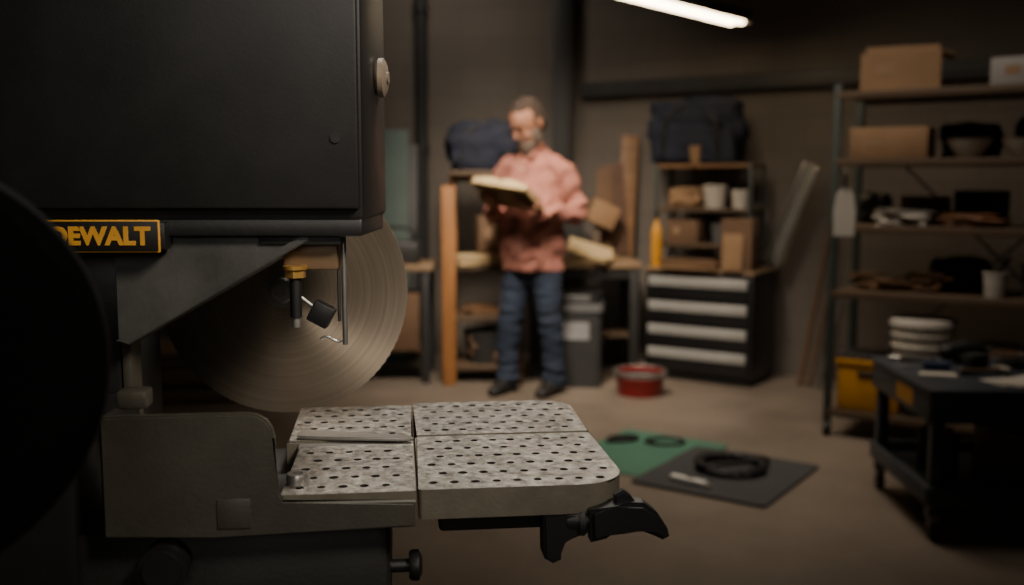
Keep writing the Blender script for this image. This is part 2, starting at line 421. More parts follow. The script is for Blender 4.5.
cyl(saw, "adjuster_knob", (-.215, -.022, -.056), (-.215, .01, -.056), .02, BLACKP, bev=.004)
cyl(saw, "adjuster_knob_low", (-.205, -.022, -.100), (-.205, .01, -.100), .014, BLACKP, bev=.003)
prism(saw, "clamp_bracket", [(.112, -.027), (.146, -.027), (.146, -.048), (.130, -.052), (.128, -.070), (.121, -.073), (.113, -.068)], -.0, .03, BLACKP, 'xz', .002)
cyl(saw, "clamp_barrel", (.132, .012, -.036), (.162, .008, -.036), .0125, BLACKP, bev=.003)
cyl(saw, "clamp_collar", (.146, .010, -.036), (.152, .009, -.036), .0145, DKCAST, bev=.001)
prism(saw, "clamp_lever", [(.152, -.022), (.176, -.018), (.188, -.016), (.202, -.017), (.214, -.026), (.224, -.041), (.226, -.049), (.220, -.052), (.210, -.047), (.198, -.038), (.182, -.040), (.168, -.049), (.154, -.052)], -.010, .012, BLACKP, 'xz', .004)
prism(saw, "clamp_lever_thumb", [(.176, -.010), (.184, -.006), (.190, -.010), (.196, -.018), (.176, -.020)], -.004, .006, BLACKP, 'xz', .0015)

bpy.context.view_layer.update()
inv = saw.matrix_world.inverted()
head = root("saw_head"); head.parent = saw; head.matrix_parent_inverse = inv
box(head, "housing_cover", (-.378, 1.035, 1.515), (.474, .170, .525), HOUS, .005)
box(head, "housing_front_door", (-.383, .946, 1.521), (.478, .010, .515), HOUS, .003)
box(head, "housing_bottom_flange", (-.358, 1.03, 1.246), (.43, .155, .018), BLACKP, .003)
lathe(head, "tension_knob", [(0, 0), (.017, 0), (.020, .003), (.020, .008), (.014, .011), (.006, .011), (.006, .013), (0, .013)], (-.1405, 1.05, 1.396), mat("knob_bakelite", (.40, .36, .31), .5), rot=(0, 90, 0))
for z in (1.33, 1.60): cyl(head, "door_screw", (-.165, .9415, z), (-.165, .9395, z), .005, BLACKP, seg=16)
prism(head, "arm_bracket", [(-.386, 1.243), (-.202, 1.243), (-.204, 1.234), (-.372, 1.138), (-.386, 1.131)], .963, .975, BRACK, 'xz', .0015)
prism(head, "arm_bracket_lip", [(-.386, 1.135), (-.374, 1.131), (-.196, 1.233), (-.198, 1.240)], .958, 1.01, BRACK, 'xz', .001)
box(head, "rear_column", (-.53, 1.10, 1.10), (.22, .16, .32), DKCAST, .006)
box(head, "column_painted_lit_edge", (-.387, 1.0, 1.12), (.009, .03, .25), GREYCAST, .002)  # paler strip stands in for light catching the dark column's edge
box(head, "column_front_panel", (-.449, .995, 1.15), (.113, .02, .20), BLACKP, .003)
box(head, "sign_border", (-.387, .9395, 1.238), (.110, .003, .031), YELD, .0012)
box(head, "sign_plate", (-.387, .9378, 1.238), (.107, .002, .028), mat("sign_black", (.06, .055, .05), .5, bump=0), .0006)
box(head, "sign_backing", (-.387, .950, 1.238), (.118, .018, .026), BLACKP, .002)
tc = bpy.data.curves.new("sign_letters", 'FONT'); tc.body = "DEWALT"; tc.size = .0228; tc.align_x = 'CENTER'; tc.align_y = 'CENTER'
tc.extrude = .0006; tc.offset = .0011; tc.space_character = 1.04
to = bpy.data.objects.new("sign_letters", tc); SC.collection.objects.link(to); to.parent = head
to.location = (-.388, .9365, 1.2376); to.rotation_euler = (R(90), 0, 0); tc.materials.append(YELD)
box(head, "guide_mount", (-.198, 1.0, 1.221), (.054, .05, .036), BRZ, .003)
box(head, "guide_mount_cap", (-.205, .975, 1.2335), (.08, .03, .010), DKCAST, .002)
cyl(head, "guide_post", (-.166, .98, 1.245), (-.166, .98, 1.128), .0026, STEEL, seg=16)
cyl(head, "guide_post_rear", (-.173, .99, 1.245), (-.173, .99, 1.150), .0018, STEEL, seg=16)
tube(head, "guide_hook", [(-.166, .98, 1.132), (-.174, .98, 1.131), (-.184, .98, 1.136), (-.190, .98, 1.134)], .0012, STEEL, seg=8)
cyl(head, "guide_bolt_head", (-.212, .97, 1.204), (-.212, .97, 1.196), .0105, BRASS, seg=6)
cyl(head, "guide_bolt_washer", (-.212, .97, 1.2075), (-.212, .97, 1.204), .012, BRASS)
cyl(head, "guide_bolt", (-.212, .97, 1.196), (-.212, .97, 1.157), .0058, BLACKP)
cyl(head, "guide_bolt_tip", (-.212, .97, 1.157), (-.212, .97, 1.147), .004, DULL)
box(head, "guide_block", (-.187, .97, 1.160), (.022, .014, .022), BLACKP, .002, rot=(0, 28, 0))
cyl(head, "guide_block_pin", (-.207, .972, 1.176), (-.187, .972, 1.160), .002, DULL, seg=10)
bc = Vector((-.286, 1.235, 1.155)); BR = .156
N = 180; poly = []
for i in range(N):
    a = 2*math.pi*i/N; rr = BR if i % 2 == 0 else BR-.0008
    poly.append((rr*math.cos(a), rr*math.sin(a)))
bl = prism(head, "circular_blade", poly, -.0013, .0013, BLADE, 'xz'); bl.location = bc
lathe(head, "arbor_flange", [(0, .006), (.014, .006), (.016, .004), (.016, 0), (0, 0)], bc+Vector((0, -.0015, 0)), STEEL, rot=(90, 0, 0))
cyl(head, "arbor_nut", bc+Vector((0, -.0075, 0)), bc+Vector((0, -.016, 0)), .009, DULL, seg=6)
cyl(head, "arbor_shaft", bc+Vector((0, .0015, 0)), bc+Vector((0, .10, 0)), .011, DULL)
cyl(head, "blade_ring", bc+Vector((0, -.0014, 0)), bc+Vector((0, -.0021, 0)), .0225, DULL)
box(head, "blade_motor_arm", (-.38, 1.325, 1.24), (.22, .05, .08), DKCAST, .01)
cyl(head, "blade_motor", bc+Vector((0, .06, 0)), bc+Vector((0, .17, 0)), .05, DKCAST, bev=.008)
hw = root("saw_handwheel"); hw.parent = head
C = Vector((-.328, .50, 1.190)); ax = Vector((math.sin(R(38)), -math.cos(R(38)), 0))
HWB = mat("handwheel_black", (.03, .03, .03), .8, bump=0, spec=.1)
o = lathe(hw, "wheel_disc", [(0, .016), (.025, .018), (.03, .012), (.08, .009), (.105, .014), (.115, .010), (.119, 0), (.115, -.012), (.09, -.012), (0, -.006)], C, HWB, seg=96)
o.rotation_euler = ax.to_track_quat('Z', 'Y').to_euler()
cyl(hw, "wheel_shaft", C, (-.52, .74, 1.190), .018, HWB)
cyl(hw, "wheel_bearing", (-.50, .70, 1.190), (-.58, .82, 1.190), .04, HWB, bev=.005)
box(hw, "wheel_bracket", (-.56, .93, 1.13), (.16, .26, .26), BLACKP, .01)
box(hw, "lower_guard", (-.53, .90, .975), (.32, .16, .21), BLACKP, .01)

# ---------------------------------------------------------------- MAN
man = root("man", (.13, 6.0, 0), -30)
parts = []
def part(m, fn):
    bm = bmesh.new(); fn(bm); bmesh.ops.recalc_face_normals(bm, faces=bm.faces); parts.append((m, bm))
def ell(bm, c, r, M=None):
    res = bmesh.ops.create_icosphere(bm, subdivisions=3, radius=1)
    for v in res['verts']:
        v.co = Vector((v.co.x*r[0]+c[0], v.co.y*r[1]+c[1], v.co.z*r[2]+c[2]))
        if M: v.co = M @ v.co
HM = Matrix.Translation((0, -.080, 1.620)) @ Matrix.Rotation(R(-12), 4, 'Z') @ Matrix.Rotation(R(31), 4, 'X') @ Matrix.Scale(1.08, 4)
bodymats = [SHIRT, JEANS, SKIN, HAIR, BEARD, SHOE]
WRIST = {1: Vector((.175, -.19, 1.115)), -1: Vector((-.150, -.20, 1.115))}
part(0, lambda b: loft_into(b, [(0, .0, .76), (0, .0, .84), (0, -.015, .95), (0, -.022, 1.06), (0, -.008, 1.2), (0, .008, 1.31), (0, .010, 1.385), (0, .0, 1.44), (0, -.012, 1.475)],
     [(.197, .152), (.200, .156), (.202, .166), (.198, .166), (.200, .146), (.205, .130), (.180, .108), (.112, .085), (.075, .07)], 32, rnd=False))
for s, E, W in ((1, (.275, .04, 1.10), WRIST[1]), (-1, (-.272, .0, 1.10), WRIST[-1])):
    def f(b, s=s, E=E, W=W):
        pts = catmull([(s*.13, 0, 1.375), (s*.195, .008, 1.345), (s*.24, .02, 1.23), E, tuple(Vector(E).lerp(Vector(W), .5)), W], 5)
        n = len(pts); rr = []
        base = [.070, .076, .064, .060, .052, .040]
        for i in range(n):
            g = i/(n-1)*5; k = min(int(g), 4); rr.append(base[k]*(1-(g-k))+base[k+1]*(g-k))
        loft_into(b, pts, rr, 20)
    part(0, f)
part(0, lambda b: loft_into(b, [(0, -.012, 1.455), (0, -.028, 1.500)], [(.082, .078), (.074, .072)], 24, rnd=False))
part(1, lambda b: loft_into(b, [(0, 0, .74), (0, 0, .82), (0, 0, .92)], [(.150, .115), (.175, .130), (.17, .125)], 28))
for s, kx, ax_, ay, ky in ((1, .115, .125, .03, -.01), (-1, -.125, -.15, -.06, -.06)):
    part(1, lambda b, s=s, kx=kx, ax_=ax_, ay=ay, ky=ky: loft_into(b, catmull([(s*.088, 0, .84), (s*.10, ky*.5, .66), (kx, ky, .47), (ax_, (ky+ay)/2+.012, .28), (ax_, ay, .085)], 4),
         [.105, .102, .098, .094, .089, .085, .081, .077, .075, .074, .073, .072, .069, .067, .065, .066, .070], 22))
    part(5, lambda b, ax_=ax_, ay=ay: loft_into(b, [(ax_, ay+.07, .048), (ax_, ay, .055), (ax_, ay-.09, .042), (ax_, ay-.17, .03)],
         [(.040, .046), (.043, .052), (.048, .040), (.038, .028)], 18))
part(2, lambda b: loft_into(b, [(0, .0, 1.42), (0, -.020, 1.50), (0, -.05, 1.60)], [.062, .060, .060], 20))
part(2, lambda b: ell(b, (0, .0, .03), (.077, .100, .104), HM))
part(2, lambda b: ell(b, (0, -.032, -.035), (.062, .066, .080), HM))
part(2, lambda b: ell(b, (0, -.088, .030), (.048, .014, .010), HM))
for s in (1, -1):
    part(2, lambda b, s=s: ell(b, (s*.082, .012, -.002), (.010, .020, .032), HM))
    part(2, lambda b, s=s: ell(b, (s*.036, -.078, -.022), (.020, .016, .018), HM))
part(2, lambda b: loft_into(b, [HM @ Vector((0, -.090, .028)), HM @ Vector((0, -.106, .0)), HM @ Vector((0, -.118, -.018))], [.008, .011, .015], 12))
part(2, lambda b: ell(b, (0, -.095, -.060), (.022, .008, .006), HM))
# hair: low cap well back from the brow so the forehead shows, plus temples
part(3, lambda b: ell(b, (0, .034, .052), (.082, .083, .090), HM))
part(3, lambda b: ell(b, (0, .055, .0), (.079, .062, .080), HM))
part(3, lambda b: ell(b, (0, -.010, .098), (.056, .058, .042), HM))
for s in (1, -1): part(3, lambda b, s=s: ell(b, (s*.073, .010, .030), (.012, .030, .038), HM))
part(4, lambda b: ell(b, (0, -.054, -.092), (.060, .055, .050), HM))
part(4, lambda b: ell(b, (0, -.076, -.124), (.038, .034, .034), HM))
part(4, lambda b: ell(b, (0, -.097, -.045), (.035, .012, .011), HM))
for s in (1, -1): part(4, lambda b, s=s: ell(b, (s*.058, -.024, -.055), (.018, .038, .050), HM))
bvhs = [(m, BVHTree.FromBMesh(b)) for m, b in parts]
big = bmesh.new()
for m, b in parts:
    me = bpy.data.meshes.new("t"); b.to_mesh(me); big.from_mesh(me); bpy.data.meshes.remove(me)
me = bpy.data.meshes.new("t"); big.to_mesh(me); big.free()
tmp = bpy.data.objects.new("t", me); SC.collection.objects.link(tmp)
md = tmp.modifiers.new("r", 'REMESH'); md.mode = 'VOXEL'; md.voxel_size = .006
bpy.context.view_layer.update()
nm = bpy.data.meshes.new_from_object(tmp.evaluated_get(bpy.context.evaluated_depsgraph_get()))
bpy.data.objects.remove(tmp)
bm = bmesh.new(); bm.from_mesh(nm)
for _ in range(3): bmesh.ops.smooth_vert(bm, verts=bm.verts[:], factor=.5, use_axis_x=True, use_axis_y=True, use_axis_z=True)
bm.normal_update()
for f in bm.faces:
    c = f.calc_center_median(); best = None
    for m, t in bvhs:
        h = t.find_nearest(c)
        if h[0] is not None and (best is None or h[3] < best[0]): best = (h[3], m)
    f.material_index = best[1]; f.smooth = True
for v in bm.verts:
    if not v.link_faces: continue
    mi = v.link_faces[0].material_index
    q = v.co
    if mi == 0:
        w = 1+.9*max(0, 1-abs(q.z-1.10)/.10)+.6*max(0, 1-abs(q.z-.86)/.1)
        fold = 1-abs(noise.noise(Vector((q.x*6+q.z*3, q.y*6, q.z*9-q.x*8))))*2.2
        d = fold*.016*w+noise.noise(Vector((q.x*20, q.y*20, q.z*14)))*.007
        v.co += v.normal*(d-.009)
    elif mi == 1:
        w = 1.0+1.4*max(0, 1-abs(q.z-.12)/.12)+.8*max(0, 1-abs(q.z-.47)/.1)
        v.co += v.normal*noise.noise(Vector((q.x*8, q.y*8, q.z*26)))*.008*w
    elif mi in (3, 4):
        v.co += v.normal*(noise.noise(v.co*45)*.009+.001)
me = bpy.data.meshes.new("body"); bm.to_mesh(me); bm.free()
for x in bodymats: me.materials.append(x)
bo = bpy.data.objects.new("body", me); SC.collection.objects.link(bo); bo.parent = man
for s in (1, -1):
    e = HM @ Vector((s*.030, -.089, .008)); bm = bmesh.new(); bmesh.ops.create_icosphere(bm, subdivisions=3, radius=.0095)
    o = fin(bm, "eye", EYEW, man, ang=3); o.location = e
    e = HM @ Vector((s*.030, -.0970, .002)); bm = bmesh.new(); bmesh.ops.create_icosphere(bm, subdivisions=2, radius=.0045)
    o = fin(bm, "iris", EYED, man, ang=3); o.location = e
    tube(man, "eyelid", [HM @ Vector((s*.018, -.096, .013)), HM @ Vector((s*.03, -.100, .013)), HM @ Vector((s*.043, -.090, .011))], .005, SKIN, 8)
    tube(man, "eyebrow", [HM @ Vector((s*.012, -.101, .036)), HM @ Vector((s*.03, -.103, .041)), HM @ Vector((s*.05, -.090, .036))], .005, HAIR, 8)
tube(man, "shirt_placket", [(0, -.083, 1.44), (0, -.128, 1.36), (0, -.156, 1.2), (0, -.192, 1.06), (0, -.186, .95), (0, -.160, .80)], [(.016, .004)]*2, SHIRT, 12)
for z, y in ((1.36, -.134), (1.27, -.152), (1.18, -.166), (1.0, -.194), (.9, -.182)):
    cyl(man, "shirt_button", (0, y-.001, z), (0, y+.006, z), .006, WHITE, seg=12)
for s in (1, -1):
    prism(man, "collar_point", [(0, 0), (s*.055, .028), (s*.058, .0), (s*.03, -.045)], -.003, .003, SHIRT, 'xz', .001, loc=(s*.006, -.094, 1.462), rot=(-22, 0, s*14))
Vv = Vector((0, -.857, .515)); U0 = Vector((.985, 0, -.17)).normalized(); Uu = (U0-Vv*U0.dot(Vv)).normalized(); Nn = Uu.cross(Vv).normalized()
if Nn.z < 0: Nn = -Nn
BC = Vector((.012, -.325, 1.208))
def BK(x, v, n): return BC+Uu*x+Vv*v+Nn*n
for s in (1, -1):
    bm = bmesh.new()
    Wp = WRIST[s]
    k = BK(s*.145, -.045, -.040)
    D = (Vv*.86-Uu*(s*.5)).normalized(); S = D.cross(Nn).normalized()
    if S.x*s < 0: S = -S
    loft_into(bm, [Wp-(k-Wp)*.2, Wp, Wp.lerp(k, .5), k, k+D*.03], [(.026, .022), (.026, .021), (.034, .018), (.041, .015), (.040, .012)], 16, ref=S)
    for i, (o_, ln) in enumerate(((.030, .070), (.010, .080), (-.010, .075), (-.029, .060))):
        a = k+S*o_+D*.025
        p1 = a+D*ln*.45-Nn*.002; p2 = p1+D*ln*.33+Nn*.005; p3 = p2+D*ln*.25+Nn*.008
        loft_into(bm, [a, p1, p2, p3], [.0095, .009, .008, .0072], 10)
    t0 = k+S*.028-D*.015; t1 = BK(s*.206, -.02, -.008); t2 = BK(s*.203, .0, .030); t3 = BK(s*.176, .012, .040)
    loft_into(bm, catmull([t0, t1, t2, t3], 3), [.014, .0135, .013, .012, .0115, .011, .0105, .010, .009, .0085], 12)
    fin(bm, "hand", SKIN, man, ang=3)
    c0 = Wp-(k-Wp)*.1
    cyl(man, "shirt_cuff", c0-(k-Wp).normalized()*.03, c0+(k-Wp).normalized()*.018, .038, SHIRT, r2=.036, bev=.004)
bk = root("open_book"); bk.location = (.13, 6.0, 0); bk.rotation_euler = (0, 0, R(-30))
PG = mat("book_pages", (.72, .63, .47), .8, var=.06); CV = mat("book_cover", (.42, .34, .19), .6)
bm = bmesh.new()
hw_, hh = .185, .130
for s in (1, -1):
    prev = None; n = 10
    for i in range(n+1):
        t = i/n; x = s*(.004+t*(hw_-.008)); top = .020+.020*math.sin(math.pi*min(1, t*1.15+.05))**.6*(1-t*.25) if t < .82 else .024
        col = [bm.verts.new(BK(x, v, h)) for v, h in ((-hh+.006, -.010), (hh-.006, -.010), (hh-.006, top), (-hh+.006, top))]
        if prev:
            for a in range(4): bm.faces.new((prev[a], prev[(a+1) % 4], col[(a+1) % 4], col[a]))
        else: bm.faces.new(col)
        prev = col
    bm.faces.new(prev[::-1])
fin(bm, "page_block", PG, bk)
bm = bmesh.new()
A = [bm.verts.new(BK(x, v, h)) for h in (-.018, -.0105) for x, v in ((-hw_-.004, -hh), (hw_+.004, -hh), (hw_+.004, hh), (-hw_-.004, hh))]
bm.faces.new(A[:4]); bm.faces.new(A[4:][::-1])
for i in range(4): bm.faces.new((A[i], A[(i+1) % 4], A[4+(i+1) % 4], A[4+i]))
fin(bm, "book_cover", CV, bk, smooth=False)

# ---------------------------------------------------------------- wooden shelf with bag
r = root("wooden_shelf", (-.395, 6.24, 0), 0)
box(r, "front_stud", (0, -.02, .63), (.085, .045, 1.26), WOODV, .003)
for x, y in ((.44, 0), (0, .45), (.44, .45)):
    box(r, "upright", (x, y, .67), (.05, .045, 1.34), WOODV if y else WOODL, .003)
for z in (.10, .42, .74, 1.34):
    box(r, "shelf_board", (.22, .235, z), (.44, .40, .03), WOODD, .003)
    box(r, "cross_rail", (.22, .43, z-.03), (.44, .025, .05), WOODL, .002)
r = root("duffel_bag", (-.17, 6.47, 1.3555), 0)
lump(r, "bag_body", (0, 0, 0), (.46, .34, .31), NAVY, 2, .22, rd=.5)
tube(r, "bag_strap", [(-.15, -.16, .06), (-.10, -.15, .24), (.02, -.12, .300), (.12, -.14, .22), (.15, -.17, .06)], .012, BLACKR, 10)
r = root("paper_stack", (-.19, 6.40, .756), 5)
for i in range(7): box(r, "sheet_bundle", (random.uniform(-.015, .015), random.uniform(-.015, .015), .004+i*.009), (.32, .24, .008), PG, .001, rot=(0, 0, random.uniform(-5, 5)))
carton("cardboard_box", (-.13, 6.48, .823), 14, (.20, .14, .24), CARD2)
r = root("wood_offcuts", (-.17, 6.46, .435), 0)
for i in range(7): box(r, "offcut", (random.uniform(-.05, .05), -.1+i*.03, .010+.018*(i % 3)), (.26, .06, .018), WOOD, .002, rot=(0, 0, random.uniform(-12, 12)))
r = root("scrap_bin", (-.17, 6.46, .115), 0)
lathe(r, "bin_wall", [(0, 0), (.12, 0), (.15, .2), (.155, .2), (.155, .21), (.142, .21), (.115, .01), (0, .01)], (0, 0, 0), DGREY)
lump(r, "wood_scraps", (0, 0, .01), (.22, .22, .19), CARD2, 5, .3)

r = root("side_bench", (-.89, 6.5, 0), 0)
box(r, "bench_board", (0, 0, .74), (.78, .5, .035), BENCHW, .004)
for x in (-.34, .34):
    for y in (-.21, .21): box(r, "bench_leg", (x, y, .362), (.05, .05, .724), DGREY, .003)
box(r, "lower_board", (0, 0, .2), (.62, .4, .02), WOODD, .003)
carton("cardboard_box", (-.75, 6.42, .211), 4, (.30, .30, .36), CARD2)
carton("cardboard_box", (-1.09, 6.45, .211), -3, (.22, .28, .25), CARD2)
r = root("tool_tote", (-.77, 6.5, .7585), 0)
box(r, "tote_base", (0, 0, .07), (.34, .2, .14), DGREY, .02)
tube(r, "tote_handle", [(-.13, 0, .13), (-.11, 0, .22), (.11, 0, .22), (.13, 0, .13)], .011, BLACKR)
r = root("teal_sheet_panel", (-.87, 7.10, 0), 0)
box(r, "panel_front", (0, .0, .83), (.26, .018, 1.66), TEAL, .002, rot=(-8, 0, 0))
box(r, "panel_rear", (.08, .06, .78), (.22, .018, 1.55), DGREY, .002, rot=(-8, 0, 0))
r = root("wooden_crate", (-2.05, 5.9, 0), 8)
for z in (.05, .15, .25):
    for s in (-1, 1):
        box(r, "slat", (0, s*.25, z+.0), (.8, .018, .08), WOODD, .003); box(r, "end_slat", (s*.39, 0, z), (.018, .48, .08), WOODD, .003)
box(r, "crate_floor", (0, 0, .02), (.76, .48, .02), WOODD, .002); box(r, "crate_lid", (0, 0, .305), (.82, .54, .02), BENCHW, .003)
r = root("step_stool", (-1.4, 5.9, 0), 0)
for z, y in ((.23, -.12), (.46, .08)): box(r, "step", (0, y, z), (.36, .2, .03), DGREY, .005)
for s in (-1, 1):
    box(r, "side_frame", (s*.17, .08, .225), (.03, .04, .45), DGREY, .004); box(r, "front_leg", (s*.17, -.15, .11), (.03, .04, .22), DGREY, .004); box(r, "side_tie", (s*.17, -.03, .2), (.03, .24, .03), DGREY, .003)

# ---------------------------------------------------------------- main workbench behind man
r = root("workbench", (.48, 6.74, 0), 0)
box(r, "bench_top", (0, 0, .745), (.72, .62, .04), BENCHW, .004)
for x in (-.32, .32):
    for y in (-.27, .27): box(r, "bench_leg", (x, y, .362), (.06, .06, .724), DKCAST, .003)
box(r, "lower_shelf", (0, .1, .25), (.64, .42, .02), WOODD, .003); box(r, "front_apron", (0, -.28, .69), (.6, .02, .07), DKCAST, .002)
r = root("drawing_paper_pile", (.50, 6.56, .766), -20)
for i in range(5): box(r, "sheet", (random.uniform(-.02, .02), 0, .003+i*.006), (.34, .26, .005), PG, .001, rot=(0, 0, random.uniform(-8, 8)))
box(r, "curled_sheet", (.02, -.02, .075), (.30, .24, .004), PG, .001, rot=(18, 16, 14))
r = root("board_bundle", (.72, 6.99, .770), 0)
box(r, "tall_board", (.09, .04, .42), (.12, .02, .84), WOOD, .002, rot=(-5, 3, 0))
box(r, "wide_board", (.0, .02, .32), (.16, .018, .64), mat("brown_board", (.34, .24, .18), .7), .002, rot=(-6, -4, 0))
box(r, "short_board", (-.08, -.01, .30), (.12, .02, .60), CARD2, .002, rot=(-8, 2, 0))
cb_ = carton("cardboard_box", (.585, 6.84, .99), 10, (.19, .14, .16), CARD); cb_.rotation_euler = (0, R(24), R(10))
r = root("box_easel", (.60, 6.84, .766), 0)
box(r, "easel_base", (0, 0, .01), (.20, .14, .02), WOODD, .002); box(r, "easel_post", (-.02, 0, .10), (.05, .05, .17), WOODD, .002)
r = root("tool_case", (.34, 6.88, .766), 0)
box(r, "case_body", (0, 0, .20), (.30, .2, .40), DGREY, .015); box(r, "case_lid_seam", (0, -.101, .28), (.28, .003, .008), BLACKP, .001); tube(r, "case_handle", [(-.07, 0, .39), (-.05, 0, .44), (.05, 0, .44), (.07, 0, .39)], .009, BLACKR)
r = root("trash_bin", (.41, 6.27, 0), -6)
prism(r, "bin_body", rpoly(-.16, -.13, .16, .13, (.03,)*4), 0, .50, DGREY, 'xy', .006)
prism(r, "bin_rim", rpoly(-.172, -.142, .172, .142, (.035,)*4), .48, .53, GREYP, 'xy', .006)
prism(r, "bin_lid", rpoly(-.16, -.13, .16, .13, (.03,)*4), .53, .60, BLACKP, 'xy', .02)
box(r, "bin_label", (.0, -.1315, .36), (.17, .002, .11), mat("bin_label_grey", (.50, .50, .50), .6), 0)
box(r, "bin_opening", (0, -.128, .565), (.18, .006, .04), GREYP, .002)
r = root("red_bucket", (.78, 5.96, 0), 0)
lathe(r, "bucket_wall", [(0, 0), (.135, 0), (.150, .13), (.158, .13), (.158, .145), (.146, .145), (.142, .13), (.128, .012), (0, .012)], (0, 0, 0), REDP)
lathe(r, "bucket_rim", [(.156, .132), (.161, .136), (.161, .146), (.152, .152), (.146, .146)], (0, 0, 0), DULL)
lathe(r, "bucket_contents", [(0, .115), (.138, .115), (.136, .10), (0, .10)], (0, 0, 0), DGREY)
tube(r, "bucket_handle", [(-.158, 0, .13), (-.12, -.13, .13), (0, -.175, .125), (.12, -.13, .13), (.158, 0, .13)], .004, DULL, 8)

# ---------------------------------------------------------------- tool cabinet + hutch
CA = -34.0
CX, CY = .875, 6.50
cab = root("tool_cabinet", (CX, CY, 0), CA)
box(cab, "carcass", (.365, .215, .38), (.73, .41, .66), BLACKC, .006)
box(cab, "plinth", (.365, .22, .03), (.68, .37, .06), BLACKP, .004)
z = .07
for i, h in enumerate((.155, .150, .155, .160)):
    box(cab, "drawer_front", (.365, .004, z+h/2), (.69, .02, h-.012), BLACKC, .004)
    box(cab, "drawer_pull", (.365, -.010, z+h-.045), (.67, .022, .062), DRAWER, .008)
    z += h
box(cab, "cabinet_top", (.365, .215, .72), (.75, .43, .022), BENCHW, .004)
CT = .7315
def caboff(x, y, z):
    v = Matrix.Rotation(R(CA), 4, 'Z') @ Vector((x, y, 0)); return (CX+v.x, CY+v.y, z)
h = root("metal_shelf_hutch", caboff(-.02, .165, CT), CA)
for x in (.01, .66):
    for y in (0, .235):
        box(h, "hutch_post", (x, y, .335), (.022, .022, .67), RACKG, .002)
for z in (.14, .37, .655): box(h, "hutch_shelf", (.335, .117, z), (.67, .25, .022), WOODD if z < .6 else WOOD, .002)
r = root("canvas_bag", caboff(.22, .29, CT+.6705), CA)
lump(r, "bag_body", (0, 0, 0), (.60, .24, .41), NAVY, 4, .24, rd=.30)
tube(r, "bag_strap", [(-.2, -.12, .05), (-.15, -.13, .30), (0, -.09, .385), (.16, -.13, .29), (.2, -.12, .05)], .013, BLACKR)
box(r, "bag_flap", (0, -.115, .28), (.44, .02, .10), NAVY, .008, rot=(12, 0, 0))
r = root("paper_cup", caboff(.26, .17, CT+.668), 0)
lathe(r, "cup_wall", [(0, 0), (.030, 0), (.040, .11), (.043, .112), (.040, .115), (.037, .11), (.028, .004), (0, .004)], (0, 0, 0), CARD)
def bowl(name, loc, s=1, m=WHITE):
    r = root(name, loc); lathe(r, "bowl_wall", [(0, 0), (.04*s, 0), (.045*s, .006*s), (.085*s, .055*s), (.098*s, .085*s), (.102*s, .086*s), (.092*s, .078*s), (.078*s, .05*s), (.04*s, .012*s), (0, .010*s)], (0, 0, 0), m)
    return r
def tub(name, loc, rr, hh_, m=WHITE, lid=True):
    r = root(name, loc)
    lathe(r, "tub_wall", [(0, 0), (rr*.8, 0), (rr*.82, .004), (rr, hh_*.92), (rr*1.05, hh_*.92), (rr*1.05, hh_), (0 if lid else rr*.94, hh_)]+([] if lid else [(rr*.78, .01), (0, .01)]), (0, 0, 0), m)
    return r
tub("plastic_tub", caboff(.36, .27, CT+.3815), .080, .15, WHITE, False)
r = root("rag_pile", caboff(.16, .28, CT+.3815), CA); lump(r, "rags", (0, 0, 0), (.22, .14, .13), CARD, 6, .35)
tub("plastic_tub", caboff(.53, .28, CT+.3815), .062, .12, WHITE, True)
carton("cardboard_box", caboff(.17, .28, CT+.1515), CA, (.22, .19, .15), CARD2)
tub("paint_tin", caboff(.40, .27, CT+.1515), .06, .13, GREYP)
r = root("yellow_bottle", caboff(.045, .065, CT), 0)
lathe(r, "bottle_body", [(0, 0), (.033, 0), (.036, .01), (.036, .22), (.028, .26), (.014, .285), (.012, .32), (.0, .33)], (0, 0, 0), YEL)
cyl(r, "bottle_cap", (0, 0, .31), (0, 0, .36), .015, BLACKR)
r = root("flattened_cardboard", caboff(.30, .06, CT), CA)
for i in range(5): box(r, "sheet", (random.uniform(-.015, .02), random.uniform(-.03, .01), .006+.012*i), (.37, .15, .010), (CARD, CARD2, WOOD)[i % 3], .001, rot=(0, 0, random.uniform(-4, 4)))
carton("cardboard_box", caboff(.615, .075, CT), CA, (.20, .14, .32), CARD2, label=False)
r = root("leaning_board", caboff(.60, -.006, CT), CA)
box(r, "board", (0, -.010, .117), (.13, .008, .23), CARD, .001, rot=(-3, 0, 0))
r = root("leaning_panel", caboff(.72, .37, CT+.018), WD)
PANW = mat("panel_grey_white", (.46, .46, .44), .5, metal=.2, var=.12)
box(r, "panel_sheet", (.12, .0, .325), (.085, .012, .68), PANW, .002, rot=(0, 20, 0))
box(r, "panel_edge", (.16, -.008, .311), (.014, .03, .68), STEEL, .002, rot=(0, 20, 0)); box(r, "panel_edge", (.08, -.008, .340), (.014, .03, .68), STEEL, .002, rot=(0, 20, 0))
r = root("leaning_timber", (1.82, 6.20, 0), 0)
cyl(r, "timber_a", (.0, .0, .01), (.19, .10, 1.0), .017, WOODL, seg=6); cyl(r, "timber_b", (.05, -.03, .01), (.20, .04, .72), .013, WOODL, seg=6)
cyl(r, "metal_tube", (.08, -.12, .01), (.30, -.08, .90), .010, DULL)

